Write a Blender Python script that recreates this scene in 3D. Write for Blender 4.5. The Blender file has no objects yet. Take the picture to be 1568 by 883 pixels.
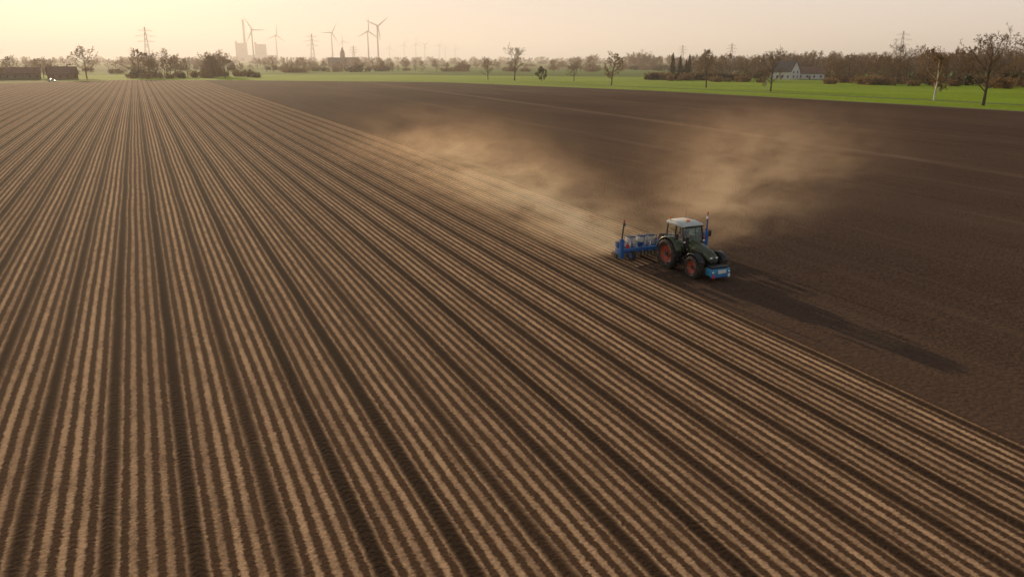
import bpy, bmesh, math, random
from mathutils import Vector, Matrix, Quaternion
random.seed(7)
scene=bpy.context.scene
rad=math.radians
COL=scene.collection
# ------------------------------------------------------------------ helpers
def gz(y):
    return 2.3*(1-math.exp(-max(y-10,0)/75.0))
HEAD=24.5                      # camera heading, degrees clockwise from +Y (row direction)
def survey(az,dist):           # bearing relative to heading + distance -> world xy
    a=rad(az+HEAD); return (math.sin(a)*dist, math.cos(a)*dist)

def newmat(name):
    m=bpy.data.materials.new(name); m.use_nodes=True
    nt=m.node_tree
    for n in list(nt.nodes): nt.nodes.remove(n)
    out=nt.nodes.new('ShaderNodeOutputMaterial')
    return m,nt,out
def setin(nt,sock,v):
    if hasattr(v,'is_output') : nt.links.new(v,sock)
    else: sock.default_value=v
def M(nt,op,a,b=None,c=None,clamp=False):
    n=nt.nodes.new('ShaderNodeMath'); n.operation=op; n.use_clamp=clamp
    setin(nt,n.inputs[0],a)
    if b is not None: setin(nt,n.inputs[1],b)
    if c is not None: setin(nt,n.inputs[2],c)
    return n.outputs[0]
def SS(nt,v,a,b,lo=0.0,hi=1.0):
    n=nt.nodes.new('ShaderNodeMapRange'); n.interpolation_type='SMOOTHSTEP'
    setin(nt,n.inputs[0],v); n.inputs[1].default_value=a; n.inputs[2].default_value=b
    n.inputs[3].default_value=lo; n.inputs[4].default_value=hi
    return n.outputs[0]
def NOISE(nt,vec,scale,detail=4,rough=.55,dist=0):
    n=nt.nodes.new('ShaderNodeTexNoise')
    if vec is not None: nt.links.new(vec,n.inputs['Vector'])
    n.inputs['Scale'].default_value=scale; n.inputs['Detail'].default_value=detail
    n.inputs['Roughness'].default_value=rough; n.inputs['Distortion'].default_value=dist
    return n.outputs[0]
def MAPV(nt,vec,scale=(1,1,1),loc=(0,0,0)):
    n=nt.nodes.new('ShaderNodeMapping'); nt.links.new(vec,n.inputs[0])
    n.inputs['Scale'].default_value=scale; n.inputs['Location'].default_value=loc
    return n.outputs[0]
def MIX(nt,f,a,b,mode='MIX'):
    n=nt.nodes.new('ShaderNodeMix'); n.data_type='RGBA'; n.blend_type=mode
    setin(nt,n.inputs[0],f)
    for s,v in ((n.inputs[6],a),(n.inputs[7],b)):
        if hasattr(v,'is_output'): nt.links.new(v,s)
        else: s.default_value=(v[0],v[1],v[2],1)
    return n.outputs[2]
def BSDF(nt,out,col,rough=.9,metal=0,bump=None,bdist=.05,bstr=1,spec=.3):
    p=nt.nodes.new('ShaderNodeBsdfPrincipled')
    if hasattr(col,'is_output'): nt.links.new(col,p.inputs['Base Color'])
    else: p.inputs['Base Color'].default_value=(*col,1)
    setin(nt,p.inputs['Roughness'],rough); p.inputs['Metallic'].default_value=metal
    p.inputs['Specular IOR Level'].default_value=spec
    if bump is not None:
        b=nt.nodes.new('ShaderNodeBump'); b.inputs['Distance'].default_value=bdist
        b.inputs['Strength'].default_value=bstr
        nt.links.new(bump,b.inputs['Height']); nt.links.new(b.outputs[0],p.inputs['Normal'])
    nt.links.new(p.outputs[0],out.inputs[0])
    return p
def simple(name,col,rough=.6,metal=0,var=.25,scale=3,spec=.4,dusty=0.0,bump=0):
    m,nt,out=newmat(name)
    tc=nt.nodes.new('ShaderNodeTexCoord')
    nz=NOISE(nt,tc.outputs['Object'],scale,3,.6)
    dark=tuple(c*(1-var) for c in col); lite=tuple(min(1,c*(1+var)) for c in col)
    c=MIX(nt,SS(nt,nz,.3,.7),dark,lite)
    if dusty>0:
        n2=NOISE(nt,tc.outputs['Object'],scale*2.3,5,.7)
        f=M(nt,'MULTIPLY',SS(nt,n2,.35,.75),dusty)
        c=MIX(nt,f,c,(.26,.18,.11))
    BSDF(nt,out,c,rough,metal,nz if bump else None,bump,1,spec)
    return m

# ------------------------------------------------------------------ world
w=bpy.data.worlds.new("World"); scene.world=w; w.use_nodes=True
nt=w.node_tree
bg=nt.nodes['Background']
sky=nt.nodes.new('ShaderNodeTexSky'); sky.sky_type='NISHITA'; sky.sun_disc=False
SUN_EL=10.6; SUN_AZ=-3.5
sky.sun_elevation=rad(SUN_EL); sky.sun_rotation=rad(SUN_AZ)
sky.air_density=1.0; sky.dust_density=1.2; sky.ozone_density=1.0; sky.altitude=100
# low hazy band of the evening sky (warm aerosol layer near the horizon)
tcw=nt.nodes.new('ShaderNodeTexCoord'); sw=nt.nodes.new('ShaderNodeSeparateXYZ'); nt.links.new(tcw.outputs['Generated'],sw.inputs[0])
band=SS(nt,sw.outputs[2],.02,.55,.93,.15)
warm=MIX(nt,SS(nt,sw.outputs[2],0,.09),(6.75,5.5,4.45),(6.35,5.55,4.95))
skyc=MIX(nt,band,sky.outputs[0],warm)
nt.links.new(skyc,bg.inputs[0]); bg.inputs[1].default_value=.13
sd=Vector((math.sin(rad(SUN_AZ))*math.cos(rad(SUN_EL)),math.cos(rad(SUN_AZ))*math.cos(rad(SUN_EL)),math.sin(rad(SUN_EL))))
L=bpy.data.lights.new("sun",'SUN'); L.energy=5.0; L.angle=rad(.6); L.color=(1,.72,.44)
lo=bpy.data.objects.new("sun",L); COL.objects.link(lo); lo.rotation_euler=(-sd).to_track_quat('-Z','Y').to_euler()
lo.location=(0,0,60)
scene.view_settings.view_transform='Standard'; scene.view_settings.look='None'; scene.view_settings.exposure=0

# camera
cd=bpy.data.cameras.new("camera"); cam=bpy.data.objects.new("camera",cd); COL.objects.link(cam)
cd.lens=28.0; cd.sensor_width=36; cd.clip_end=30000; cd.clip_start=.5
cam.location=(0,0,14.4); cam.rotation_euler=(rad(90-16.05),0,rad(-HEAD)); scene.camera=cam

# ------------------------------------------------------------------ ground sheets
def interp(tab,y):
    if y<=tab[0][0]: return tab[0][1]
    for (a,b),(c,d) in zip(tab,tab[1:]):
        if y<=c: return b+(d-b)*(y-a)/(c-a) if c>a else d
    return tab[-1][1]
YS=[-300,-100,-50]+[i*2.0 for i in range(-10,100)]+[200+i*5.0 for i in range(0,90)]+[650+i*50 for i in range(0,8)]+[1100,1500,2000,3000,5000,8000,14000]
def sheet(name,xl,xr,y0,y1,dz,mat,ncol=1):
    ys=sorted(set([y0,y1]+[y for y in YS if y0<y<y1]))
    vs=[];fs=[]
    for y in ys:
        a=xl(y); b=xr(y)
        z=gz(y) if y in YS else None
        if z is None:
            lo_=max(v for v in YS if v<=y); hi_=min(v for v in YS if v>=y)
            z=gz(lo_)+(gz(hi_)-gz(lo_))*(y-lo_)/(hi_-lo_)
        for i in range(ncol+1):
            vs.append((a+(b-a)*i/ncol,y,z+dz))
    for j in range(len(ys)-1):
        for i in range(ncol):
            k=j*(ncol+1)+i
            fs.append((k,k+1,k+ncol+2,k+ncol+1))
    me=bpy.data.meshes.new(name); me.from_pydata(vs,[],fs); me.update()
    for p in me.polygons: p.use_smooth=True
    o=bpy.data.objects.new(name,me); COL.objects.link(o); me.materials.append(mat)
    return o

# base farmland
m,nt,out=newmat("farmland")
tc=nt.nodes.new('ShaderNodeTexCoord'); P=tc.outputs['Object']
mp=MAPV(nt,P,(1/300,1/190,0)); 
v=nt.nodes.new('ShaderNodeTexVoronoi'); v.inputs['Scale'].default_value=1; nt.links.new(mp,v.inputs['Vector'])
sep=nt.nodes.new('ShaderNodeSeparateColor'); nt.links.new(v.outputs['Color'],sep.inputs[0])
cr=nt.nodes.new('ShaderNodeValToRGB'); nt.links.new(sep.outputs[0],cr.inputs[0]); cr.color_ramp.interpolation='CONSTANT'
els=[(0,(.10,.20,.02)),(.3,(.15,.26,.03)),(.5,(.18,.14,.07)),(.62,(.09,.17,.02)),(.8,(.20,.17,.08)),(.88,(.14,.24,.03))]
cr.color_ramp.elements[0].color=(*els[0][1],1); cr.color_ramp.elements[1].position=.3; cr.color_ramp.elements[1].color=(*els[1][1],1)
for p_,c_ in els[2:]:
    e=cr.color_ramp.elements.new(p_); e.color=(*c_,1)
c=MIX(nt,SS(nt,NOISE(nt,P,.03,4),.4,.8),cr.outputs[0],(.12,.13,.05)); 
BSDF(nt,out,c,1,spec=.03)
MAT_FARM=m
ground=sheet("ground",lambda y:-9000,lambda y:14000,-300,14000,0,MAT_FARM,8)

# seeded rows
m,nt,out=newmat("seeded_soil")
tc=nt.nodes.new('ShaderNodeTexCoord'); P=tc.outputs['Object']
sx=nt.nodes.new('ShaderNodeSeparateXYZ'); nt.links.new(P,sx.inputs[0])
X,Y=sx.outputs[0],sx.outputs[1]
wob=M(nt,'MULTIPLY',M(nt,'SUBTRACT',NOISE(nt,MAPV(nt,P,(.35,.05,0)),1,2),.5),.26)
wob2=M(nt,'MULTIPLY',M(nt,'SUBTRACT',NOISE(nt,MAPV(nt,P,(2.0,2.2,0)),1,3,.7),.5),.13)
XW=M(nt,'ADD',M(nt,'ADD',X,wob),wob2)
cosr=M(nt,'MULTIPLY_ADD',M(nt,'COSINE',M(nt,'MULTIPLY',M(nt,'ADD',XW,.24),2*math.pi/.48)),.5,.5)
tr=M(nt,'PINGPONG',XW,1.2)
track=SS(nt,tr,.14,.36,1,0)
tid=M(nt,'FLOOR',M(nt,'MULTIPLY_ADD',XW,1/2.4,.5))
wn=nt.nodes.new('ShaderNodeTexWhiteNoise'); wn.noise_dimensions='1D'; nt.links.new(tid,wn.inputs['W'])
fine=NOISE(nt,P,8,4,.78); med=NOISE(nt,MAPV(nt,P,(2.2,.7,1)),1,4,.7); big=NOISE(nt,MAPV(nt,P,(.07,.025,.1)),1,3,.6)
tstr=M(nt,'MULTIPLY_ADD',wn.outputs[0],.35,.65)
track=M(nt,'MULTIPLY',M(nt,'MULTIPLY',track,tstr),SS(nt,med,.15,.5,.7,1))
rid=M(nt,'FLOOR',M(nt,'MULTIPLY',XW,1/.48))
wn2=nt.nodes.new('ShaderNodeTexWhiteNoise'); wn2.noise_dimensions='1D'; nt.links.new(rid,wn2.inputs['W'])
clod=nt.nodes.new('ShaderNodeTexVoronoi'); clod.inputs['Scale'].default_value=6; nt.links.new(P,clod.inputs['Vector'])
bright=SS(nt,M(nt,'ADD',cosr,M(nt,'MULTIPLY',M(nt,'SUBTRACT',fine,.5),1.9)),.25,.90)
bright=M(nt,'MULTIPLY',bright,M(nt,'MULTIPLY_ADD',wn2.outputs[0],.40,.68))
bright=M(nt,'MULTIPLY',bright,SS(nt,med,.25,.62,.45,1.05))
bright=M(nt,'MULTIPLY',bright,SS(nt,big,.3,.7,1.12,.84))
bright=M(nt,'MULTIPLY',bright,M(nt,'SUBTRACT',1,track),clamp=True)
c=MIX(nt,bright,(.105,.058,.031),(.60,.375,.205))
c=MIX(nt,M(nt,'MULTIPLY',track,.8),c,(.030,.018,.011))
c=MIX(nt,SS(nt,fine,.62,.78,0,.5),c,(.33,.20,.11))
lug=M(nt,'PINGPONG',M(nt,'ADD',Y,M(nt,'ADD',M(nt,'MULTIPLY',tr,.5),M(nt,'MULTIPLY',med,.8))),.15)
h=M(nt,'MULTIPLY',cosr,.08)
h=M(nt,'ADD',h,M(nt,'MULTIPLY',fine,.085))
h=M(nt,'ADD',h,M(nt,'MULTIPLY',clod.outputs[0],-.04))
h=M(nt,'SUBTRACT',h,M(nt,'MULTIPLY',track,.05))
h=M(nt,'ADD',h,M(nt,'MULTIPLY',M(nt,'MULTIPLY',track,SS(nt,lug,.03,.11)),.016))
BSDF(nt,out,c,1.0,bump=h,bdist=1,bstr=.8,spec=.04)
MAT_SEED=m
# harrowed soil
m,nt,out=newmat("harrowed_soil")
tc=nt.nodes.new('ShaderNodeTexCoord'); P=tc.outputs['Object']
sx=nt.nodes.new('ShaderNodeSeparateXYZ'); nt.links.new(P,sx.inputs[0]); X,Y=sx.outputs[0],sx.outputs[1]
fine=NOISE(nt,P,5,4,.8); big=NOISE(nt,MAPV(nt,P,(.05,.015,.1)),1,3); st=NOISE(nt,MAPV(nt,P,(.9,.03,1)),1,4,.6)
clod=nt.nodes.new('ShaderNodeTexVoronoi'); clod.inputs['Scale'].default_value=4; nt.links.new(P,clod.inputs['Vector'])
c=MIX(nt,SS(nt,fine,.3,.75),(.050,.029,.018),(.145,.086,.053))
c=MIX(nt,SS(nt,st,.45,.75,0,.45),c,(.15,.092,.057))
c=MIX(nt,SS(nt,big,.35,.7,0,.45),c,(.155,.094,.058))
def streak(nt,X,Y,x0,k,y0,wd):
    cx=M(nt,'SUBTRACT',X,M(nt,'MULTIPLY_ADD',M(nt,'SUBTRACT',Y,y0),k,x0))
    return SS(nt,M(nt,'ABSOLUTE',cx),wd*.1,wd,1,0)
s=M(nt,'ADD',streak(nt,X,Y,96,.05,100,3.2),M(nt,'MULTIPLY',streak(nt,X,Y,70,.03,100,2.2),.3))
s=M(nt,'ADD',s,M(nt,'MULTIPLY',streak(nt,X,Y,128,.05,100,2.6),.4),clamp=True)
c=MIX(nt,M(nt,'MULTIPLY',M(nt,'MULTIPLY',s,.45),SS(nt,st,.3,.6)),c,(.25,.16,.10))
h=M(nt,'ADD',M(nt,'MULTIPLY',fine,.13),M(nt,'MULTIPLY',clod.outputs[0],-.06))
BSDF(nt,out,c,1.0,bump=h,bdist=1,bstr=.8,spec=.04)
MAT_HARROW=m
def field_mat(name,a,b,sc=.6):
    m,nt,out=newmat(name)
    tc=nt.nodes.new('ShaderNodeTexCoord'); P=tc.outputs['Object']
    n1=NOISE(nt,P,sc,4,.65); n2=NOISE(nt,MAPV(nt,P,(.03,.02,0)),1,4); n3=NOISE(nt,MAPV(nt,P,(.5,.01,0)),1,3)
    c=MIX(nt,SS(nt,n1,.3,.7),a,b); c=MIX(nt,SS(nt,n2,.35,.7,0,.45),c,tuple(x*.7 for x in a)); c=MIX(nt,SS(nt,n3,.5,.7,0,.3),c,tuple(x*.75 for x in a))
    BSDF(nt,out,c,1,spec=.05)
    return m
MAT_GREEN=field_mat("winter_wheat",(.21,.30,.014),(.31,.42,.022))
MAT_VERGE=field_mat("verge_grass",(.17,.19,.06),(.30,.30,.12),1.5)
MAT_LANE=field_mat("lane_asphalt",(.14,.13,.10),(.22,.20,.15),1.2)

XR=[(-300,215),(0,210),(127,200),(276,186),(424,150),(515,46),(522,37)]
bl=lambda y: 29.3 if y<45 else 36.3
sheet("harrowed_field",lambda y: 28 if y<520 else 36,lambda y:interp(XR,y),-300,522,.010,MAT_HARROW,6)
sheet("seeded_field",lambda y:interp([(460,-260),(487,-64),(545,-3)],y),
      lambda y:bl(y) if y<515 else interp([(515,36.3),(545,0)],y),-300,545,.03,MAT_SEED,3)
GX=[(-300,500),(0,470),(239,400),(444,350),(540,270),(650,180),(720,0),(760,-120)]
sheet("green_field",lambda y:interp(XR+[(545,0),(575,-45),(640,-130)],y)+2.5,lambda y:interp(GX,y),-300,758,.02,MAT_GREEN,4)
sheet("grass_verge",lambda y:interp(XR,y)-.6,lambda y:interp(XR,y)+3.4,-300,515,.035,MAT_VERGE)
sheet("country_lane",lambda y:interp(XR,y)+27,lambda y:interp(XR,y)+30.5,-300,500,.04,MAT_LANE)
sheet("field_margin",lambda y:interp([(490,-330),(500,-90),(550,-22),(560,-10)],y),lambda y:interp([(490,-300),(500,-66),(540,-12),(560,30)],y),488,560,.034,MAT_GREEN)

# ------------------------------------------------------------------ trees
def tube(V,F,MI,p0,p1,r0,r1,n,mi):
    d=(p1-p0)
    if d.length<1e-6: return
    d.normalize()
    a=d.cross(Vector((0,0,1)));
    if a.length<.1: a=d.cross(Vector((1,0,0)))
    a.normalize(); b=d.cross(a)
    k=len(V)
    for p,r in ((p0,r0),(p1,r1)):
        for i in range(n):
            t=2*math.pi*i/n
            V.append(p+a*(r*math.cos(t))+b*(r*math.sin(t)))
    for i in range(n):
        j=(i+1)%n
        F.append((k+i,k+j,k+n+j,k+n+i)); MI.append(mi)
def rdir(r):
    z=r.uniform(-1,1); t=r.uniform(0,2*math.pi); s=math.sqrt(1-z*z)
    return Vector((s*math.cos(t),s*math.sin(t),z))
def leafq(V,F,MI,p,s,r,mi):
    a=rdir(r); b=a.cross(rdir(r))
    if b.length<.1: return
    b.normalize(); k=len(V)
    V.extend([p-a*s,p+b*s*.6,p+a*s,p-b*s*.6]); F.append((k,k+1,k+2,k+3)); MI.append(mi)
def mesh_of(name,V,F,MI,mats,smooth=False):
    me=bpy.data.meshes.new(name); me.from_pydata([tuple(v) for v in V],[],F)
    for mt in mats: me.materials.append(mt)
    me.polygons.foreach_set('material_index',MI)
    if smooth: me.polygons.foreach_set('use_smooth',[True]*len(me.polygons))
    me.update(); return me
BARK=simple("bark",(.12,.088,.065),.9,var=.4,scale=6,spec=.05)
TWIG=simple("twigs",(.21,.14,.09),.9,var=.35,scale=2,spec=.05)
BIRCH=simple("birch_bark",(.60,.54,.46),.8,var=.3,scale=5)
def leafmat(name,a,b):
    m,nt,out=newmat(name)
    tc=nt.nodes.new('ShaderNodeTexCoord')
    oi=nt.nodes.new('ShaderNodeObjectInfo')
    c=MIX(nt,SS(nt,NOISE(nt,tc.outputs['Object'],1.2,2),.3,.7),a,b)
    c=MIX(nt,M(nt,'MULTIPLY',oi.outputs['Random'],.55),c,(a[0]*1.6,a[1]*1.25,a[2]*1.1))
    d=nt.nodes.new('ShaderNodeBsdfDiffuse'); t=nt.nodes.new('ShaderNodeBsdfTranslucent'); mx=nt.nodes.new('ShaderNodeMixShader')
    nt.links.new(c,d.inputs[0]); nt.links.new(c,t.inputs[0]); mx.inputs[0].default_value=.4
    nt.links.new(d.outputs[0],mx.inputs[1]); nt.links.new(t.outputs[0],mx.inputs[2]); nt.links.new(mx.outputs[0],out.inputs[0])
    return m
BUD=leafmat("budding_leaves",(.18,.125,.068),(.31,.215,.11))
GRN=leafmat("green_leaves",(.07,.09,.02),(.13,.15,.04))
NEED=leafmat("needles",(.018,.030,.014),(.035,.055,.022))
def make_tree(name,seed,H=12,leaves=1,lsize=.22,leafm=None,trunkm=None,spread=1.0,clear=.22,dens=1.0,tw=.03):
    r=random.Random(seed); V=[];F=[];MI=[]
    def branch(p,d,ln,r0,lev):
        nseg=[6,4,3,2][lev]; sides=[7,5,4,3][lev]; pts=[p]; q=p.copy(); dd=d.copy()
        for i in range(nseg):
            dd=(dd+rdir(r)*[.07,.16,.22,.25][lev]+Vector((0,0,[.06,.07,.05,.02][lev]))).normalized()
            q=q+dd*(ln/nseg); pts.append(q.copy())
        r1=r0*[.22,.3,.35,.4][lev]
        for i in range(nseg):
            a=r0+(r1-r0)*i/nseg; b=r0+(r1-r0)*(i+1)/nseg
            tube(V,F,MI,pts[i],pts[i+1],a,b,sides,0 if lev<2 else 1)
        if lev==3:
            for j in range(int(4*dens)):
                t=r.random(); k=min(int(t*nseg),nseg-1); pp=pts[k].lerp(pts[k+1],t*nseg-k)
                e=(dd+rdir(r)*.9).normalized()*r.uniform(.25,.6)*H/12
                s=e.cross(rdir(r)); 
                if s.length<.01: continue
                s=s.normalized()*tw
                kk=len(V); V.extend([pp-s,pp+s,pp+e]); F.append((kk,kk+1,kk+2)); MI.append(1)
                if r.random()<leaves*.9: leafq(V,F,MI,pp+e*r.random(),lsize*r.uniform(.6,1.4),r,2)
            return
        nch=int([11,6,5][lev]*(dens if lev else 1)); t0=[clear,.25,.2][lev]
        for j in range(nch):
            t=t0+(1-t0)*((j+r.random()*.8)/nch); t=min(t,.995); k=min(int(t*nseg),nseg-1)
            pp=pts[k].lerp(pts[k+1],t*nseg-k)
            base=(pts[k+1]-pts[k]).normalized()
            side=base.cross(rdir(r)); 
            if side.length<.05: continue
            side.normalize()
            if lev==0:
                an=2.4*j+r.uniform(-.4,.4); side=Vector((math.cos(an),math.sin(an),0))
                env=math.sin(math.pi*min(1,max(.0,(t-clear)/(1-clear)*.80+.20)))**.6
                l2=H*.40*spread*(.35+.65*env)*r.uniform(.8,1.15); ang=1.15-.65*t
            else:
                l2=ln*[0,.55,.5][lev]*r.uniform(.65,1.15)*(1.1-.4*t); ang=r.uniform(.5,1.0)
            nd=(base*math.cos(ang)+side*math.sin(ang)).normalized()
            rr=max([0,r0*(1-.75*t)*.55,r0*.5][lev] if lev else r0*(1-.72*t)*.5,tw*.8)
            branch(pp,nd,l2,rr,lev+1)
    branch(Vector((0,0,-.1)),Vector((0,0,1)),H*.80,H*.021,0)
    return mesh_of(name,V,F,MI,[trunkm or BARK,TWIG,leafm or BUD])
def make_conifer(name,seed,H=14):
    r=random.Random(seed);V=[];F=[];MI=[]
    tube(V,F,MI,Vector((0,0,-.1)),Vector((0,0,H)),.22,.03,6,0)
    n=int(H*9)
    for i in range(n):
        t=(i+.5)/n; z=.6+t*(H-.8); R=(1-t)**.85*H*.20*r.uniform(.7,1.15)+.12; a=i*2.4+r.uniform(-.3,.3)
        d=Vector((math.cos(a),math.sin(a),-.18)).normalized()
        p0=Vector((0,0,z)); tube(V,F,MI,p0,p0+d*R,.04,.015,3,0)
        for j in range(int(5+R*6)):
            s=r.uniform(.2,1); leafq(V,F,MI,p0+d*R*s+rdir(r)*.22+Vector((0,0,-.08)),r.uniform(.16,.34),r,2)
    return mesh_of(name,V,F,MI,[BARK,TWIG,NEED])
def make_shrub(name,seed,W=5,H=3,leafm=None):
    r=random.Random(seed);V=[];F=[];MI=[]
    for i in range(26):
        a=r.uniform(0,6.28); rr=r.uniform(0,W*.42); b=Vector((math.cos(a)*rr,math.sin(a)*rr,0))
        hh=H*r.uniform(.55,1.05)*(1-.35*(rr/(W*.42))**2)
        d=Vector((math.cos(a)*.3,math.sin(a)*.3,1)).normalized()
        q=b+d*hh; tube(V,F,MI,b,q,.05,.015,3,0)
        for j in range(34):
            t=r.random()**.7; p=b.lerp(q,t)+rdir(r)*r.uniform(.1,.75); p.z=max(p.z,.05)
            leafq(V,F,MI,p,r.uniform(.14,.34),r,2)
    return mesh_of(name,V,F,MI,[BARK,TWIG,leafm or BUD])
T_BARE=[make_tree("bare_tree_mesh",s,12,.45,.15,BUD,spread=sp,tw=.030,dens=1.15,clear=.2) for s,sp in ((1,1.05),(2,.9),(3,1.15))]
T_BUD=[make_tree("budding_tree_mesh",s,12,.9,.22,BUD,spread=sp,dens=1.15,clear=.16,tw=.030) for s,sp in ((11,1.0),(12,1.2),(13,.8))]
T_GRN=[make_tree("green_tree_mesh",s,8,1,.3,GRN,spread=1.1,dens=1.2,clear=.1) for s in (21,22)]
T_BIR=[make_tree("birch_mesh",s,12,.9,.18,BUD,trunkm=BIRCH,spread=.78,clear=.18,tw=.03,dens=1.15) for s in (31,32)]
T_CON=[make_conifer("conifer_mesh",s) for s in (41,42)]
T_SHR=[make_shrub("shrub_mesh",51),make_shrub("shrub_mesh",52,7,3.4),make_shrub("evergreen_shrub_mesh",53,6,4,NEED)]
rt=random.Random(99)
def put(name,me,x,y,h,base,parent=None,wide=1.0):
    o=bpy.data.objects.new(name,me); COL.objects.link(o)
    s=h/base; o.location=(x,y,gz(y)); o.scale=(s*wide,s*wide,s); o.rotation_euler=(0,0,rt.uniform(0,6.28))
    if parent: o.parent=parent
    return o
def empty(name,loc=(0,0,0)):
    e=bpy.data.objects.new(name,None); COL.objects.link(e); e.location=loc; e.empty_display_size=.5; return e
BH=12.2
for az,d,h,kind in [(-1.67,500,12.5,'b'),(.18,482,19,'b'),(4.3,470,11,'b'),(6.9,398,15,'d'),(13.3,372,14.5,'b'),
                    (17.5,336,15.5,'b'),(30.0,262,19.5,'b'),(-27.3,600,19,'d'),(25.0,430,19,'b')]:
    x,y=survey(az,d); put("bare_tree",rt.choice(T_BARE if kind=='b' else T_BUD),x,y,h,BH,None,1.12)
for az,d,h in [(27.3,285,15),(17.2,350,9)]:
    x,y=survey(az,d); put("birch_tree",rt.choice(T_BIR),x,y,h,BH)
for az,d,h in [(2.07,465,8)]:
    x,y=survey(az,d); put("green_tree",T_GRN[0],x,y,h,8)
for az,d,h in [(11.0,520,16),(11.5,524,14.5),(12.1,530,15),(11.9,515,12)]:
    x,y=survey(az,d); put("conifer_tree",rt.choice(T_CON),x,y,h,14)
cp=empty("tree_grove")
for i in range(26):
    az=rt.uniform(-24.4,-17.8); d=rt.uniform(585,650); x,y=survey(az,d)
    put("grove_tree",rt.choice(T_BUD+T_BARE),x,y,rt.uniform(11,20)*(1 if az<-19 else .8),BH,cp)
for i in range(40):
    az=rt.uniform(-25,-17); d=rt.uniform(575,650); x,y=survey(az,d)
    put("grove_shrub",rt.choice(T_SHR),x,y,rt.uniform(2.5,5),3.3,cp)
wd=empty("woodland")
for i in range(170):
    az=12+21.5*(i+rt.random())/170; d=rt.uniform(500,680)-(az-12)*3.0; x,y=survey(az,d)
    if 16.9<az<20.8 and d<610: x,y=survey(az,rt.uniform(620,680))
    hh=rt.uniform(8,15.5)+(az-12)*.20+(4 if rt.random()<.07 else 0)
    put("woodland_tree",rt.choice(T_BUD+T_BARE),x,y,hh,BH,wd,1.05)
for i in range(120):
    az=9.5+24*(i+rt.random())/120; d=rt.uniform(475,620)-(max(az,12)-12)*3.4; x,y=survey(az,d)
    if 17.2<az<20.8: x,y=survey(az,rt.uniform(600,640))
    put("woodland_shrub",rt.choice(T_SHR[:2]+T_SHR[:2]+T_SHR),x,y,rt.uniform(2.0,5.2),3.3,wd,1.3)
hd=empty("hedge")
for i in range(34):
    az=9.6+6.5*i/34; x,y=survey(az,505); put("hedge_shrub",T_SHR[2],x,y,rt.uniform(3.2,4.4),4,hd,1.3)
ft=empty("distant_trees")
for (a0,a1,d0,d1,n,h0,h1) in [(-33,-6,790,860,45,6,11),(-33,10,950,1150,100,8,15),(-33,34,1300,1600,170,9,16),(-33,36,1900,2400,240,10,18),
                              (-33,36,2900,3600,300,12,22),(-6,12,800,900,30,6,12),(-17,-2,800,900,24,7,12),(5,34,900,1100,130,13,19)]:
    c0=rt.uniform(0,10)
    for i in range(n):
        az=rt.uniform(a0,a1); d=rt.uniform(d0,d1)
        if math.sin(az*1.3+c0)+math.sin(az*3.1+c0*2)+rt.uniform(-.8,.8)<-.5: continue
        x,y=survey(az,d)
        big=d>1700
        if rt.random()<.35: put("far_shrub",rt.choice(T_SHR),x,y,rt.uniform(3,6)*(1.6 if big else 1),3.3,ft,2.0)
        put("far_tree",rt.choice(T_BUD),x,y,rt.uniform(h0,h1),BH,ft,1.6 if big else 1.1)

# ------------------------------------------------------------------ generic part builders
def finish(name,bm,mat,parent,smooth=False,loc=None,rot=None):
    me=bpy.data.meshes.new(name); bm.to_mesh(me); bm.free(); me.materials.append(mat)
    if smooth:
        me.polygons.foreach_set('use_smooth',[True]*len(me.polygons))
        try: me.set_sharp_from_angle(angle=rad(38))
        except Exception: pass
    o=bpy.data.objects.new(name,me); COL.objects.link(o)
    if parent: o.parent=parent
    if loc: o.location=loc
    if rot: o.rotation_euler=rot
    return o
def box(name,size,loc,mat,parent,bev=.02,rot=None,taper=None):
    bm=bmesh.new(); bmesh.ops.create_cube(bm,size=1)
    for v in bm.verts:
        v.co.x*=size[0]; v.co.y*=size[1]; v.co.z*=size[2]
        if taper and v.co.z>0: v.co.x*=taper[0]; v.co.y*=taper[1]
    if bev>0: bmesh.ops.bevel(bm,geom=bm.edges[:],offset=min(bev,min(size)*.4),segments=2,affect='EDGES',profile=.6)
    return finish(name,bm,mat,parent,True,loc,rot)
def cyl(name,r,depth,loc,mat,parent,rot=None,n=16,r2=None):
    bm=bmesh.new(); bmesh.ops.create_cone(bm,cap_ends=True,segments=n,radius1=r,radius2=r if r2 is None else r2,depth=depth)
    return finish(name,bm,mat,parent,True,loc,rot)
def rod(name,p0,p1,r,mat,parent,n=8,r2=None):
    p0=Vector(p0);p1=Vector(p1); d=p1-p0
    o=cyl(name,r,d.length,(p0+p1)/2,mat,parent,n=n,r2=r2)
    o.rotation_mode='QUATERNION'; o.rotation_quaternion=d.to_track_quat('Z','Y'); return o
def beam(name,p0,p1,w,h,mat,parent,bev=.01):
    p0=Vector(p0);p1=Vector(p1); d=p1-p0
    o=box(name,(w,h,d.length),(p0+p1)/2,mat,parent,bev)
    o.rotation_mode='QUATERNION'; o.rotation_quaternion=d.to_track_quat('Z','Y'); return o
def revolve(name,prof,mat,parent,loc,n=40):
    V=[];F=[]
    for i in range(n):
        t=2*math.pi*i/n
        for r,y in prof: V.append((r*math.cos(t),y,r*math.sin(t)))
    k=len(prof)
    for i in range(n):
        j=(i+1)%n
        for a in range(k-1): F.append((i*k+a,i*k+a+1,j*k+a+1,j*k+a))
    me=bpy.data.meshes.new(name); me.from_pydata(V,[],F); me.materials.append(mat)
    me.polygons.foreach_set('use_smooth',[True]*len(F)); 
    try: me.set_sharp_from_angle(angle=rad(40))
    except Exception: pass
    o=bpy.data.objects.new(name,me); COL.objects.link(o); o.parent=parent; o.location=loc; return o
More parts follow.
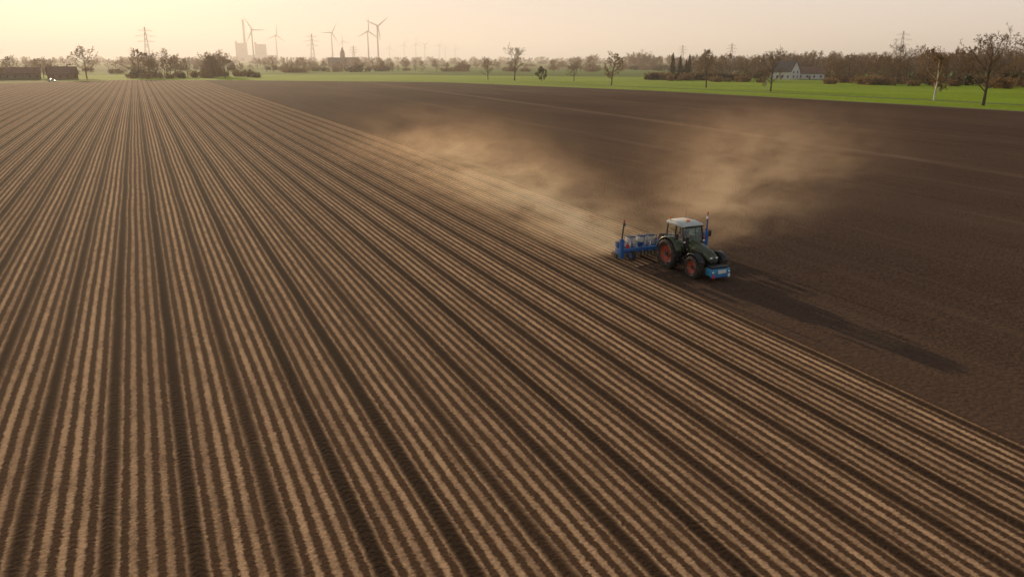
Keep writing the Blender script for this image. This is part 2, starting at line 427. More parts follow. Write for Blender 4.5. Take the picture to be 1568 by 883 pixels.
def rawmesh(name,V,F,mat,parent,smooth=False,loc=(0,0,0)):
    me=bpy.data.meshes.new(name); me.from_pydata([tuple(v) for v in V],[],F); me.materials.append(mat)
    if smooth:
        me.polygons.foreach_set('use_smooth',[True]*len(F))
        try: me.set_sharp_from_angle(angle=rad(40))
        except Exception: pass
    me.update(); o=bpy.data.objects.new(name,me); COL.objects.link(o); o.location=loc
    if parent: o.parent=parent
    return o
GREEN=simple("tractor_green",(.050,.070,.032),.35,var=.12,dusty=.35,spec=.5)
GREY=simple("dark_grey",(.05,.05,.05),.5,var=.2,dusty=.3)
BLACK=simple("black_plastic",(.018,.018,.018),.45,var=.2,dusty=.2)
RUB=simple("tyre_rubber",(.022,.020,.018),.85,var=.3,dusty=.45,scale=5)
RED=simple("rim_red",(.42,.075,.035),.5,var=.15,dusty=.4)
ROOF=simple("cab_roof_paint",(.60,.60,.52),.4,var=.08,dusty=.2)
BLUE=simple("implement_blue",(.015,.12,.36),.4,var=.15,dusty=.25)
CYAN=simple("tank_blue",(.03,.24,.42),.4,var=.15,dusty=.25)
WHITE=simple("white_plastic",(.70,.69,.64),.45,var=.08,dusty=.3)
STEEL=simple("steel",(.35,.34,.32),.4,.8,var=.2,dusty=.3)
LAMP=simple("lamp_glass",(.75,.75,.72),.15,var=.05)
ORANGE=simple("beacon_orange",(.8,.22,.02),.3,var=.05)
REDL=simple("marker_red",(.6,.04,.02),.4,var=.05)
m,nt,out=newmat("cab_glass")
g=nt.nodes.new('ShaderNodeBsdfGlossy'); g.inputs['Roughness'].default_value=.03; g.inputs[0].default_value=(.9,.95,.95,1)
t=nt.nodes.new('ShaderNodeBsdfTransparent'); t.inputs[0].default_value=(.66,.76,.68,1)
fr=nt.nodes.new('ShaderNodeFresnel'); fr.inputs[0].default_value=1.5
mx=nt.nodes.new('ShaderNodeMixShader'); nt.links.new(M(nt,'MULTIPLY_ADD',fr.outputs[0],.7,.02,clamp=True),mx.inputs[0]); nt.links.new(t.outputs[0],mx.inputs[1]); nt.links.new(g.outputs[0],mx.inputs[2]); nt.links.new(mx.outputs[0],out.inputs[0])
GLASS=m

# ------------------------------------------------------------------ tractor (local +x forward, +y left)
TX,TY=32.35,43.3
slope=math.atan((gz(45)-gz(41))/4)
trac=empty("farm_tractor",(TX,TY,gz(TY)+.0)); trac.rotation_euler=(0,slope,rad(-90))
def wheel(nm,R,W,x,y,rim):
    e=bpy.data.objects.new(nm,None); COL.objects.link(e); e.parent=trac; e.location=(x,y,R-.03)
    hw=W/2
    prof=[(rim,-hw*.78),(rim+.05,-hw*.92),((R+rim)/2,-hw*1.04),(R-.12,-hw*.98),(R-.05,-hw*.82),(R-.035,0),(R-.05,hw*.82),(R-.12,hw*.98),((R+rim)/2,hw*1.04),(rim+.05,hw*.92),(rim,hw*.78)]
    revolve("tyre",prof,RUB,e,(0,0,0),48)
    V=[];F=[]; n=22
    for i in range(n):
        for s in (-1,1):
            t0=2*math.pi*(i+(.5 if s>0 else 0))/n
            pts=[(t0+.17,s*.01),(t0,s*hw*.97)]
            (ta,ya),(tb,yb)=pts; wd_=.035*(1/R)
            k=len(V)
            for r_ in (R-.05,R+.01):
                for tt,yy in ((ta-wd_,ya),(ta+wd_,ya),(tb+wd_*1.4,yb),(tb-wd_*1.4,yb)):
                    V.append((r_*math.cos(tt),yy,r_*math.sin(tt)))
            F+= [(k+4,k+5,k+6,k+7),(k,k+1,k+5,k+4),(k+1,k+2,k+6,k+5),(k+2,k+3,k+7,k+6),(k+3,k,k+4,k+7)]
    rawmesh("tread_lugs",V,F,RUB,e)
    s=1 if y>0 else -1
    rp=[(rim+.02,-hw*.85),(rim+.02,-hw*.76),(rim-.04,-hw*.6),(rim-.05,hw*.5),(rim-.04,hw*.6),(rim+.02,hw*.76),(rim+.02,hw*.85)]
    revolve("rim",rp,RED,e,(0,0,0),36)
    q=s*hw
    revolve("wheel_disc",[(rim-.04,q*.45),(rim*.72,q*.30),(rim*.5,q*.12),(rim*.42,q*.35),(rim*.40,q*.42),(.0,q*.42)],RED,e,(0,0,0),36)
    cyl("hub",rim*.26,.14,(0,q*.5,0),GREY,e,(rad(90),0,0),20)
    for i in range(8):
        a=2*math.pi*i/8; cyl("wheel_nut",.022,.04,(rim*.34*math.cos(a),q*.46,rim*.34*math.sin(a)),STEEL,e,(rad(90),0,0),6)
    return e
wheel("rear_wheel_right",1.02,.68,0,-.97,.60); wheel("rear_wheel_left",1.02,.68,0,.97,.60)
wheel("front_wheel_right",.76,.56,2.75,-.95,.43); wheel("front_wheel_left",.76,.56,2.75,.95,.43)
def loft(name,secs,mat,parent,n=16,p=3.2):
    V=[];F=[]
    for (x,hw,zb,zt,topf) in secs:
        for i in range(n):
            t=2*math.pi*i/n; c,s=math.cos(t),math.sin(t)
            yy=math.copysign(abs(c)**(2/p),c)*hw; zz=math.copysign(abs(s)**(2/p),s)
            z=(zb+zt)/2+zz*(zt-zb)/2
            yy*= 1-(1-topf)*max(0,zz)
            V.append((x,yy,z))
    for j in range(len(secs)-1):
        for i in range(n):
            k=(i+1)%n; F.append((j*n+i,(j+1)*n+i,(j+1)*n+k,j*n+k))
    F.append(tuple(range(n))); F.append(tuple(reversed(range((len(secs)-1)*n,len(secs)*n))))
    return rawmesh(name,V,F,mat,parent,True)
loft("engine_hood",[(1.15,.46,1.15,2.12,.72),(1.8,.45,1.13,2.06,.70),(2.5,.43,1.10,1.96,.68),(3.05,.41,1.06,1.82,.66),(3.38,.38,1.05,1.62,.7),(3.50,.33,1.08,1.42,.8)],GREEN,trac)
loft("front_grille",[(3.30,.34,.92,1.40,.9),(3.54,.30,.95,1.34,.9),(3.57,.26,1.0,1.28,.9)],BLACK,trac)
for s in (-1,1):
    box("hood_side_grille",(1.1,.03,.42),(2.3,s*.447,1.42),BLACK,trac,.01)
    box("headlight",(.07,.17,.10),(3.50,s*.21,1.40),LAMP,trac,.02,(0,rad(-25),0))
    box("hood_louvre",(.7,.03,.06),(2.4,s*.452,1.74),BLACK,trac,.01)
box("chassis",(3.6,.50,.45),(1.55,0,.95),GREY,trac,.05)
box("front_axle",(.28,1.5,.24),(2.75,0,.72),GREY,trac,.05)
cyl("rear_axle",.16,1.7,(0,0,.98),GREY,trac,(rad(90),0,0))
box("rear_housing",(.9,.7,.7),(0,0,1.0),GREY,trac,.06)
for s in (-1,1):
    box("fuel_tank",(1.15,.36,.55),(1.25,s*.62,.82),GREY if s>0 else BLACK,trac,.08)
    for i in range(3): box("cab_step",(.42,.28,.04),(1.05,s*.93,.55+i*.28),BLACK,trac,.01)
    V=[];F=[]
    for i in range(11):
        a=rad(25+i*13)
        for yy in (s*.70,s*1.20): V.append((2.75+.86*math.cos(a),yy,.73+.86*math.sin(a)))
    for i in range(10): F.append((2*i,2*i+1,2*i+3,2*i+2))
    o=rawmesh("front_mudguard",V,F,BLACK,trac,True); md=o.modifiers.new('s','SOLIDIFY'); md.thickness=.03
    V=[];F=[]
    for i in range(15):
        a=rad(18+i*10.5); rr=1.13
        for yy in (s*.58,s*.8,s*1.22): V.append((rr*math.cos(a)*.98,yy,.99+rr*math.sin(a)*(1 if abs(yy)<1.2 else .98)))
    for i in range(14):
        for k in range(2): F.append((3*i+k,3*i+k+1,3*i+k+4,3*i+k+3))
    o=rawmesh("rear_fender",V,F,GREEN,trac,True); md=o.modifiers.new('s','SOLIDIFY'); md.thickness=.04
    box("rear_light",(.06,.16,.14),(-.98,s*1.08,1.75),REDL,trac,.02)
for s in (-1,1):
    f0=(1.20,s*.55,1.25); f1=(1.30,s*.80,1.95); f2=(1.02,s*.78,2.92)
    r0=(-.55,s*.60,1.60); r1=(-.62,s*.82,1.95); r2=(-.60,s*.78,2.92)
    b0=(.38,s*.62,1.30); b1=(.40,s*.845,1.95); b2=(.36,s*.79,2.92)
    for nm,a,b in (("a_pillar_low",f0,f1),("a_pillar",f1,f2),("c_pillar_low",r0,r1),("c_pillar",r1,r2),("b_pillar",b1,b2),("b_pillar_low",b0,b1),("sill",f0,b0),("sill",b0,r0)):
        beam(nm,a,b,.07,.08,BLACK,trac)
    ins=lambda p:(p[0],p[1]*.985,p[2])
    rawmesh("door_glass",[ins(f1),ins(b1),ins(b2),ins(f2),ins(f0),ins(b0)],[(0,1,2,3),(4,5,1,0)],GLASS,trac)
    rawmesh("side_glass",[ins(b1),ins(r1),ins(r2),ins(b2)],[(0,1,2,3)],GLASS,trac)
    rawmesh("side_panel",[ins(b0),ins(r0),ins(r1),ins(b1)],[(0,1,2,3)],GREEN,trac)
    rod("mirror_arm",(1.08,s*.80,2.75),(1.25,s*1.28,2.65),.018,BLACK,trac)
    box("mirror",(.07,.22,.40),(1.25,s*1.32,2.42),BLACK,trac,.03)
    box("work_light",(.07,.16,.10),(1.14,s*.60,3.00),LAMP,trac,.02)
    box("work_light_low",(.07,.14,.10),(1.36,s*.78,2.02),LAMP,trac,.02)
rawmesh("windscreen",[(1.28,-.79,1.95),(1.28,.79,1.95),(1.0,.77,2.90),(1.0,-.77,2.90)],[(0,1,2,3)],GLASS,trac)
rawmesh("rear_window",[(-.62,-.80,1.95),(-.62,.80,1.95),(-.60,.77,2.90),(-.60,-.77,2.90)],[(0,1,2,3)],GLASS,trac)
beam("windscreen_sill",(1.29,-.80,1.95),(1.29,.80,1.95),.07,.07,BLACK,trac)
beam("rear_sill",(-.62,-.80,1.95),(-.62,.80,1.95),.07,.07,BLACK,trac)
box("rear_panel",(.05,1.2,.4),(-.57,0,1.72),BLACK,trac,.01)
box("cab_floor",(1.7,1.1,.08),(.34,0,1.28),BLACK,trac,.01)
box("dashboard",(.35,.7,.5),(1.0,0,1.75),BLACK,trac,.06)
loft("cab_roof",[(-.80,.70,2.94,3.08,.8),(-.70,.86,2.90,3.17,.85),(.2,.90,2.90,3.22,.86),(1.05,.87,2.90,3.18,.85),(1.22,.72,2.94,3.08,.85)],ROOF,trac,p=5)
box("roof_visor",(.16,1.45,.13),(1.17,0,2.96),BLACK,trac,.04)
cyl("gps_receiver",.14,.09,(.55,0,3.27),ORANGE,trac,n=18)
rod("beacon_stem",(-.35,-.75,3.1),(-.35,-.75,3.30),.02,BLACK,trac); cyl("beacon",.07,.14,(-.35,-.75,3.36),ORANGE,trac)
rod("antenna",(-.5,.6,3.15),(-.5,.6,3.75),.01,BLACK,trac)
rod("exhaust_pipe",(1.42,-.56,1.5),(1.42,-.60,2.75),.065,STEEL,trac,12); rod("exhaust_shield",(1.42,-.57,1.6),(1.42,-.59,2.35),.10,BLACK,trac,12)
rod("steering_column",(.95,0,1.9),(.78,0,2.12),.03,BLACK,trac)
bm=bmesh.new()
for i in range(20):
    a=2*math.pi*i/20
    for j in range(6):
        b=2*math.pi*j/6; bm.verts.new(((.20+.018*math.cos(b))*math.cos(a),(.20+.018*math.cos(b))*math.sin(a),.018*math.sin(b)))
bm.verts.ensure_lookup_table()
for i in range(20):
    for j in range(6):
        bm.faces.new([bm.verts[i*6+j],bm.verts[((i+1)%20)*6+j],bm.verts[((i+1)%20)*6+(j+1)%6],bm.verts[i*6+(j+1)%6]])
finish("steering_wheel",bm,BLACK,trac,True,(.77,0,2.14),(0,rad(-35),0))
box("seat_base",(.5,.5,.25),(.15,0,1.60),BLACK,trac,.06); box("seat_back",(.14,.48,.7),(-.12,0,2.0),BLACK,trac,.06,(0,rad(-8),0))
for s in (-1,1): beam("front_link",(3.3,s*.35,.70),(3.8,s*.38,.62),.08,.10,GREY,trac)
box("front_tank",(.66,1.45,.50),(3.98,0,.64),CYAN,trac,.07); box("front_tank_lid",(.58,1.30,.14),(3.96,0,.96),BLACK,trac,.05)
box("tank_bumper",(.10,1.55,.12),(4.30,0,.40),BLUE,trac,.03)
box("front_tank_panel",(.02,.62,.24),(4.318,.08,.70),WHITE,trac,.005)
for s in (-1,1):
    box("tank_lamp",(.05,.14,.09),(4.32,s*.62,.70),LAMP,trac,.01)
    box("warning_plate",(.02,.16,.24),(4.36,s*.60,.44),REDL if s<0 else WHITE,trac,.004)

# ------------------------------------------------------------------ driver
SKIN=simple("skin",(.50,.30,.21),.5,var=.05); SHIRT=simple("work_jacket",(.06,.09,.14),.8,var=.15,scale=8); HAIR=simple("hair",(.06,.04,.025),.7)
drv=empty("tractor_driver"); drv.location=trac.location; drv.rotation_euler=trac.rotation_euler
def skinned(name,verts,edges,radii,mat,parent):
    me=bpy.data.meshes.new(name); me.from_pydata(verts,edges,[]); me.materials.append(mat)
    o=bpy.data.objects.new(name,me); COL.objects.link(o); o.parent=parent
    o.modifiers.new('skin','SKIN')
    for i,r_ in enumerate(radii): me.skin_vertices[0].data[i].radius=(r_,r_)
    me.skin_vertices[0].data[0].use_root=True
    o.modifiers.new('sub','SUBSURF').levels=1
    return o
bv=[(.12,0,1.80),(.06,0,2.05),(.05,0,2.28),(.06,0,2.38)]; be=[(0,1),(1,2),(2,3)]; br=[.15,.14,.15,.06]
for s in (-1,1):
    k=len(bv)
    bv+=[(.06,s*.20,2.27),(.26,s*.25,2.05),(.52,s*.19,2.13),(.20,s*.09,1.78),(.60,s*.13,1.80),(.70,s*.14,1.42)]
    br+=[.07,.05,.035,.09,.07,.05]
    be+=[(2,k),(k,k+1),(k+1,k+2),(0,k+3),(k+3,k+4),(k+4,k+5)]
skinned("body",bv,be,br,SHIRT,drv)
bm=bmesh.new(); bmesh.ops.create_uvsphere(bm,u_segments=16,v_segments=12,radius=1)
for v in bm.verts: v.co=Vector((v.co.x*.10,v.co.y*.078,v.co.z*.125)); v.co.x+=.012*(v.co.z<-.05)
finish("head",bm,SKIN,drv,True,(.09,0,2.52)); rod("neck",(.06,0,2.36),(.08,0,2.45),.05,SKIN,drv)
box("nose",(.03,.02,.04),(.19,0,2.51),SKIN,drv,.008)
for s in (-1,1):
    box("ear",(.03,.015,.05),(.09,s*.08,2.52),SKIN,drv,.006); cyl("eye",.010,.01,(.182,s*.03,2.535),BLACK,drv,(0,rad(90),0),8)
    box("palm",(.09,.035,.08),(.60,s*.18,2.16),SKIN,drv,.012)
    for i in range(4): rod("finger",(.63,s*.17,2.13+i*.02),(.68,s*.15,2.14+i*.02),.009,SKIN,drv)
    rod("thumb",(.59,s*.165,2.19),(.64,s*.14,2.22),.010,SKIN,drv)
box("mouth",(.006,.045,.008),(.180,0,2.465),REDL,drv,.002)
bm=bmesh.new(); bmesh.ops.create_uvsphere(bm,u_segments=16,v_segments=12,radius=1)
for v in bm.verts: v.co=Vector((v.co.x*.107,v.co.y*.086,max(v.co.z,-.1)*.115))
finish("hair",bm,HAIR,drv,True,(.070,0,2.555))

# ------------------------------------------------------------------ planter
PX,PY_=TX+.30,TY+2.25
pl=empty("seed_planter",(PX,PY_,gz(PY_))); pl.rotation_euler=(0,slope,rad(-90))
HWD=3.5
box("toolbar",(.20,HWD*2,.20),(0,0,.85),BLUE,pl,.02); box("rear_toolbar",(.14,HWD*2,.14),(-.75,0,.75),BLUE,pl,.02)
for s in (-1,1):
    for yy in (.9,2.1,3.2): beam("cross_member",(0,s*yy,.85),(-.78,s*yy,.75),.10,.10,BLUE,pl)
    beam("linkage_frame",(.15,s*.45,.6),(.15,s*.12,1.65),.10,.10,BLUE,pl)
    beam("lower_link",(1.5,s*.42,.75),(.1,s*.45,.62),.07,.09,GREY,pl)
    beam("brace",(.15,s*.12,1.6),(-.7,s*.4,.85),.06,.06,BLUE,pl)
    beam("marker_tower",(-.05,s*(HWD+.02),.30),(-.05,s*(HWD+.10),1.65),.26,.24,BLUE,pl,.02)
    beam("marker_arm",(-.05,s*(HWD+.10),1.45),(.02,s*(HWD+.02),2.80),.09,.09,BLUE if s>0 else GREY,pl)
    beam("marker_strut",(-.45,s*(HWD-.1),.85),(-.05,s*(HWD+.05),1.75),.08,.08,BLUE,pl)
    cyl("marker_disc",.15,.03,(.06,s*(HWD-.02),2.66),STEEL,pl,(rad(75),0,0),18)
    box("marker_tip",(.08,.08,.20),(.03,s*(HWD+.02),2.92),REDL,pl,.01)
    box("end_plate",(.85,.06,.45),(-.38,s*(HWD+.02),.66),BLUE,pl,.02)
    box("warning_board",(.02,.26,.26),(.12,s*(HWD-.30),1.15),REDL,pl,.005)
    rod("transport_wheel_axle",(-.2,s*2.2,.42),(-.2,s*2.6,.42),.04,STEEL,pl)
    cyl("support_tyre",.40,.22,(-.2,s*2.62,.40),RUB,pl,(rad(90),0,0),24); cyl("support_rim",.22,.24,(-.2,s*2.62,.40),BLUE,pl,(rad(90),0,0),20)
for i in range(12):
    y=(i-5.5)*.58
    beam("row_arm_upper",(-.1,y,.80),(-.85,y,.60),.05,.05,BLUE,pl); beam("row_arm_lower",(-.1,y,.66),(-.85,y,.44),.05,.05,BLUE,pl)
    box("row_body",(.55,.10,.40),(-1.10,y,.52),BLUE,pl,.02)
    box("seed_hopper",(.36,.34,.34),(-1.05,y,.98),WHITE if i%3 else BLUE,pl,.05,taper=(1.12,1.1)); box("hopper_lid",(.44,.40,.05),(-1.05,y,1.18),BLACK,pl,.02)
    box("hopper_neck",(.2,.16,.16),(-1.05,y,.76),BLACK,pl,.02)
    for s in (-1,1):
        cyl("opener_disc",.20,.012,(-1.02,y+s*.05,.20),STEEL,pl,(rad(90+s*6),0,0),20); cyl("depth_wheel",.20,.08,(-1.15,y+s*.15,.20),RUB,pl,(rad(90),0,0),18)
    beam("press_arm",(-1.3,y,.45),(-1.72,y,.22),.04,.04,GREY,pl); cyl("press_wheel",.17,.09,(-1.74,y,.17),RUB,pl,(rad(90),0,0),18)
    rod("seed_tube",(-.15,y,1.0),(-1.0,y,.95),.018,BLACK,pl,6)
for s in (-1,1):
  for k2 in (1.15,1.85,2.75):
    box("fertiliser_hopper",(.50,.50,.42),(-.30,s*k2,1.48),WHITE,pl,.09,taper=(1.15,1.08)); box("fertiliser_lid",(.58,.54,.05),(-.30,s*k2,1.72),GREY,pl,.02)
    for k in (-.2,.2): beam("hopper_leg",(-.3,s*k2+k,.9),(-.3,s*k2+k,1.28),.05,.05,BLUE,pl)
  rod("hand_rail",(.15,s*.9,1.8),(.15,s*2.9,1.8),.022,BLUE,pl)
  for k in (.9,1.9,2.9): rod("rail_post",(.15,s*k,.9),(.15,s*k,1.8),.022,BLUE,pl)
cyl("fan_housing",.34,.28,(-.35,0,1.35),BLACK,pl,(rad(90),0,0),24); box("control_box",(.3,.4,.35),(.0,.0,1.2),GREY,pl,.03)

# ------------------------------------------------------------------ buildings
WALLW=simple("white_render",(.72,.70,.65),.85,var=.08,scale=.5); BRICK=simple("red_brick",(.28,.14,.10),.9,var=.2,scale=1)
RDARK=simple("roof_tiles_dark",(.12,.10,.09),.8,var=.2,scale=1); RRED=simple("roof_tiles_brown",(.20,.11,.075),.8,var=.2,scale=1)
WIN=simple("window_glass",(.05,.06,.07),.15,var=.1); CONC=simple("concrete",(.34,.32,.29),.85,var=.1,scale=.05); TIM=simple("barn_timber",(.20,.15,.11),.9,var=.3,scale=2)
def house(name,az,d,Lx,Wy,eave,ridge,wall,roof,face,wins=4):
    x,y=survey(az,d); e=empty(name,(x,y,gz(y))); e.rotation_euler=(0,0,rad(face))
    V=[(-Lx/2,-Wy/2,-.2),(Lx/2,-Wy/2,-.2),(Lx/2,Wy/2,-.2),(-Lx/2,Wy/2,-.2),(-Lx/2,-Wy/2,eave),(Lx/2,-Wy/2,eave),(Lx/2,Wy/2,eave),(-Lx/2,Wy/2,eave),(-Lx/2,0,ridge),(Lx/2,0,ridge)]
    rawmesh("walls",V,[(0,1,5,4),(2,3,7,6),(1,2,6,9,5),(3,0,4,8,7)],wall,e)
    sl=(ridge-eave)/(Wy/2); ov=.5
    for s in (-1,1):
        a=Wy/2+ov; V=[(-Lx/2-ov,s*a,eave-ov*sl+.06),(Lx/2+ov,s*a,eave-ov*sl+.06),(Lx/2+ov,0,ridge+.06),(-Lx/2-ov,0,ridge+.06)]
        o=rawmesh("roof",V,[(0,1,2,3)] if s<0 else [(3,2,1,0)],roof,e); md=o.modifiers.new('s','SOLIDIFY'); md.thickness=.22; md.offset=1
    for s in (-1,1):
        for i in range(wins):
            xx=-Lx/2+(i+.5)*Lx/wins
            box("window",(1.1,.12,1.3),(xx,s*(Wy/2+.01),1.6),WIN,e,0); box("window_sill",(1.3,.2,.1),(xx,s*(Wy/2+.06),.88),wall,e,0)
    for s in (-1,1):
        for yy in (-Wy*.2,Wy*.2):
            for zz in ((1.6,4.3) if ridge>8 else (1.6,)): box("gable_window",(.12,1.1,1.3),(s*(Lx/2+.01),yy,zz),WIN,e,0)
    box("door",(1.1,.14,2.1),(Lx*.07,-Wy/2-.02,1.05),TIM,e,0)
    box("chimney",(.7,.7,1.8),(Lx*.2,0,ridge+.5),BRICK,e,.03)
    return e
house("white_house",18.3,545,15,10.5,4.8,10.8,WALLW,RDARK,-75)
house("farm_house",19.7,552,20,9,3.6,7.2,WALLW,RRED,-42,5)
house("barn",-30.9,600,24,12,3.6,7.0,TIM,RRED,5,6)
house("brick_house",-28.6,590,16,9,3.4,7.4,BRICK,RRED,12,4)
house("brick_house",-11.9,1250,26,14,7,14,BRICK,RDARK,-20,5)
for az,d,h in ((-31.8,585,8),(-30.0,580,7),(-29.3,590,9),(-27.9,585,6),(-31.2,640,14),(-29.6,640,13)):
    x,y=survey(az,d); put("garden_tree",rt.choice(T_BUD),x,y,h,BH,None,1.2)
x,y=survey(-11.4,1500); e=empty("church",(x,y,gz(y)))
box("nave",(24,11,9),(12,0,4.5),BRICK,e,0); box("tower",(7,7,22),(-4,0,11),BRICK,e,0)
rawmesh("spire",[(-7.6,-3.6,22),(-.4,-3.6,22),(-.4,3.6,22),(-7.6,3.6,22),(-4,0,33)],[(0,1,4),(1,2,4),(2,3,4),(3,0,4)],RDARK,e)
rawmesh("nave_roof",[(-.4,-6,9),(24.5,-6,9),(24.5,6,9),(-.4,6,9),(-.4,0,15),(24.5,0,15)],[(0,1,5,4),(3,4,5,2),(1,2,5),(0,4,3)],RDARK,e)
for k in (-1,1): box("tower_window",(1.5,.2,3),(-4,k*3.55,17),WIN,e,0)
x,y=survey(-29.2,520); e=empty("parked_car",(x,y,gz(y))); e.rotation_euler=(0,0,rad(8))
CARP=simple("car_paint",(.6,.6,.6),.25,var=.04)
loft("car_body",[(-2.2,.75,.35,.85,.9),(-2.0,.88,.25,.98,.92),(0,.9,.22,.98,.92),(1.5,.88,.22,.92,.9),(2.15,.75,.3,.72,.9)],CARP,e)
loft("car_cabin",[(-1.8,.70,.85,.95,.9),(-1.3,.76,.85,1.42,.78),(.3,.76,.85,1.46,.78),(1.1,.72,.85,.95,.9)],WIN,e)
for a in (-1.35,1.35):
    for s in (-1,1): cyl("car_wheel",.33,.2,(a,s*.80,.33),RUB,e,(rad(90),0,0),20)
# power station
x,y=survey(-17.9,4700); e=empty("power_station",(x,y,gz(y))); e.rotation_euler=(0,0,rad(12))
cyl("chimney",8,215,(10,0,107),CONC,e,n=24,r2=5)
for xo,hh in ((0,95),(105,90)):
    box("boiler_house",(46,50,hh),(xo,30,hh/2),CONC,e,0); box("turbine_hall",(90,40,32),(xo+20,-18,16),CONC,e,0)
    box("stair_tower",(9,9,hh+10),(xo-27,30,(hh+10)/2),TIM,e,0)
    for k in range(6): box("facade_band",(46.6,.8,2.2),(xo,4.8,12+k*14),TIM,e,0)
WT=simple("turbine_white",(.45,.43,.41),.6,var=.03,scale=.05)
def turbine(az,d,hub,bl_,ph):
    x,y=survey(az,d); e=empty("wind_turbine",(x,y,gz(y))); e.rotation_euler=(0,0,-rad(az+HEAD)+rad(18))
    cyl("tower",2.6,hub,(0,0,hub/2),WT,e,n=16,r2=1.6); box("nacelle",(4,11,4.2),(0,-1,hub+1.5),WT,e,.8); cyl("rotor_hub",2,3.4,(0,-8,hub+1.5),WT,e,(rad(90),0,0),16)
    for k in range(3):
        a=ph+k*2*math.pi/3; dx,dz=math.sin(a),math.cos(a); V=[]
        for t,wd_ in ((0,1.4),(.12,2.4),(.35,2.0),(.7,1.3),(1,.5)):
            c=Vector((dx*bl_*t,-8,hub+1.5+dz*bl_*t)); s=Vector((dz,0,-dx))*wd_
            V+= [c-s*.6+Vector((0,.35,0)),c+s,c-s*.6-Vector((0,.35,0))]
        F=[]
        for i in range(4):
            for j in range(3): F.append((3*i+j,3*i+(j+1)%3,3*i+3+(j+1)%3,3*i+3+j))
        rawmesh("blade",V,F,WT,e)
for az,d,hub,b,ph in [(-17.3,2900,103,46,-.55),(-15.8,3700,108,44,.1),(-12.2,3200,105,42,.5),(-11.5,4200,95,38,-.2),(-9.8,2750,97,42,.05),(-9.15,2500,104,40,.9),
     (-7.4,5200,95,40,.3),(-6.6,5000,98,40,0),(-6.0,5300,98,42,.9),(-5.0,5200,92,42,.4),(-3.9,5600,80,38,-.3),(-8.4,5400,80,38,.2),(-4.6,5900,84,38,1.2)]:
    turbine(az,d,hub,b,ph)
PY=simple("galvanised_steel",(.22,.21,.20),.7,0,var=.1)
def pylon(az,d,H,th=.35):
    x,y=survey(az,d); V=[];F=[];MI=[]
    def s(a,b,r=th): tube(V,F,MI,Vector(a),Vector(b),r,r,4,0)
    lv=[0,.22,.42,.6,.74,.86,1.0]; hw=lambda t:(1-t)**1.1*H*.075+.5
    for i in range(len(lv)-1):
        a,b=lv[i],lv[i+1]
        for sx_,sy_ in ((1,1),(1,-1),(-1,-1),(-1,1)): s((sx_*hw(a),sy_*hw(a),a*H),(sx_*hw(b),sy_*hw(b),b*H))
        for (p,q) in (((1,1),(1,-1)),((1,-1),(-1,-1)),((-1,-1),(-1,1)),((-1,1),(1,1))):
            s((p[0]*hw(a),p[1]*hw(a),a*H),(q[0]*hw(b),q[1]*hw(b),b*H),th*.5); s((q[0]*hw(a),q[1]*hw(a),a*H),(p[0]*hw(b),p[1]*hw(b),b*H),th*.5)
    for t,wd_ in ((.62,.20),(.76,.25),(.90,.17)):
        for sg in (-1,1):
            tip=(sg*H*wd_,0,t*H)
            s((sg*.6,0,t*H),tip,th*.7); s((sg*.5,0,t*H+H*.045),tip,th*.6)
            for k in (.5,1): s((sg*H*wd_*k,0,t*H),(sg*H*wd_*k,0,t*H-2.2),.2)
    me=mesh_of("pylon_mesh",V,F,MI,[PY]); o=bpy.data.objects.new("electricity_pylon",me); COL.objects.link(o); o.location=(x,y,gz(y)); o.rotation_euler=(0,0,-rad(az+HEAD)+rad(15)); return o
for az,d,H,th in [(-23.7,1700,70,.26),(-24.6,3000,50,.35),(-13.5,1900,66,.26),(-31.8,2600,46,.35),(14.8,1700,42,.22),(11.6,1900,42,.22),(8.9,2600,42,.3),(9.5,3200,42,.3),(25.1,1500,56,.20),(-10.8,2500,50,.35)]:
    pylon(az,d,H,th)

# ------------------------------------------------------------------ atmosphere
def volbox(name,x0,x1,y0,y1,z0,z1,mat):
    V=[(x,y,z) for z in (z0,z1) for y in (y0,y1) for x in (x0,x1)]
    F=[(0,2,3,1),(4,5,7,6),(0,1,5,4),(2,6,7,3),(0,4,6,2),(1,3,7,5)]
    return rawmesh(name,V,F,mat,None)
m,nt,out=newmat("haze_air")
vs=nt.nodes.new('ShaderNodeVolumeScatter'); vs.inputs['Color'].default_value=(1,.90,.80,1); vs.inputs['Density'].default_value=.00029; vs.inputs['Anisotropy'].default_value=.3
nt.links.new(vs.outputs[0],out.inputs['Volume'])
volbox("haze",-5000,9000,190,9500,-1,170,m)
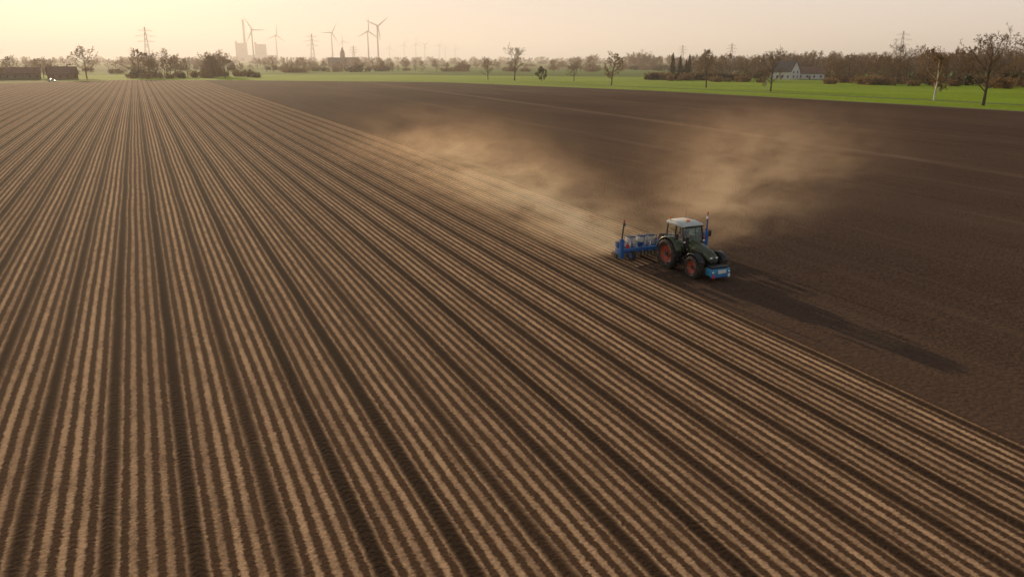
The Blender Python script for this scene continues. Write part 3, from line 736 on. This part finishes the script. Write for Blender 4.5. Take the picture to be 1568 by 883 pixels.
# dust
m,nt,out=newmat("dust_cloud")
tc=nt.nodes.new('ShaderNodeTexCoord'); P=tc.outputs['Object']
sx=nt.nodes.new('ShaderNodeSeparateXYZ'); nt.links.new(P,sx.inputs[0]); X,Y,Z=sx.outputs
zl=M(nt,'MAXIMUM',M(nt,'SUBTRACT',Z,M(nt,'MULTIPLY_ADD',M(nt,'SUBTRACT',Y,46),.012,.85)),0)
def plume(s,n,w0,wk,h0,hk,fall,amp):
    a=M(nt,'MAXIMUM',s,0)
    w_=M(nt,'MULTIPLY_ADD',a,wk,w0); q=M(nt,'DIVIDE',n,w_)
    hh=M(nt,'MULTIPLY_ADD',a,hk,h0)
    ex=M(nt,'ADD',M(nt,'MULTIPLY',q,q),M(nt,'ADD',M(nt,'DIVIDE',zl,hh),M(nt,'MULTIPLY',a,1/fall)))
    return M(nt,'MULTIPLY',M(nt,'MULTIPLY',M(nt,'EXPONENT',M(nt,'MULTIPLY',ex,-1)),SS(nt,s,-1.0,1.5)),amp)
a=M(nt,'SUBTRACT',Y,46.6)
p1=plume(a,M(nt,'SUBTRACT',X,M(nt,'MULTIPLY_ADD',a,.10,30.4)),3.0,.12,.80,.032,25,2.6)
dx=M(nt,'SUBTRACT',X,36); dy=M(nt,'SUBTRACT',Y,46.8)
s2=M(nt,'ADD',M(nt,'MULTIPLY',dx,.74),M(nt,'MULTIPLY',dy,.67)); n2=M(nt,'SUBTRACT',M(nt,'MULTIPLY',dy,.74),M(nt,'MULTIPLY',dx,.67))
p2=plume(s2,n2,3.4,.15,1.3,.060,28,.95)
nz=NOISE(nt,MAPV(nt,P,(.20,.20,.42)),1,3,.66,.7)
den=M(nt,'MULTIPLY',M(nt,'ADD',p1,p2),SS(nt,nz,.36,.66,.04,1))
den=M(nt,'MULTIPLY',den,.18)
vs=nt.nodes.new('ShaderNodeVolumeScatter'); vs.inputs['Color'].default_value=(.97,.66,.40,1); vs.inputs['Anisotropy'].default_value=.45
nt.links.new(den,vs.inputs['Density']); nt.links.new(vs.outputs[0],out.inputs['Volume'])
volbox("dust_cloud",22,100,45.6,118,.4,8.5,m)
m.cycles.volume_step_rate=4.0
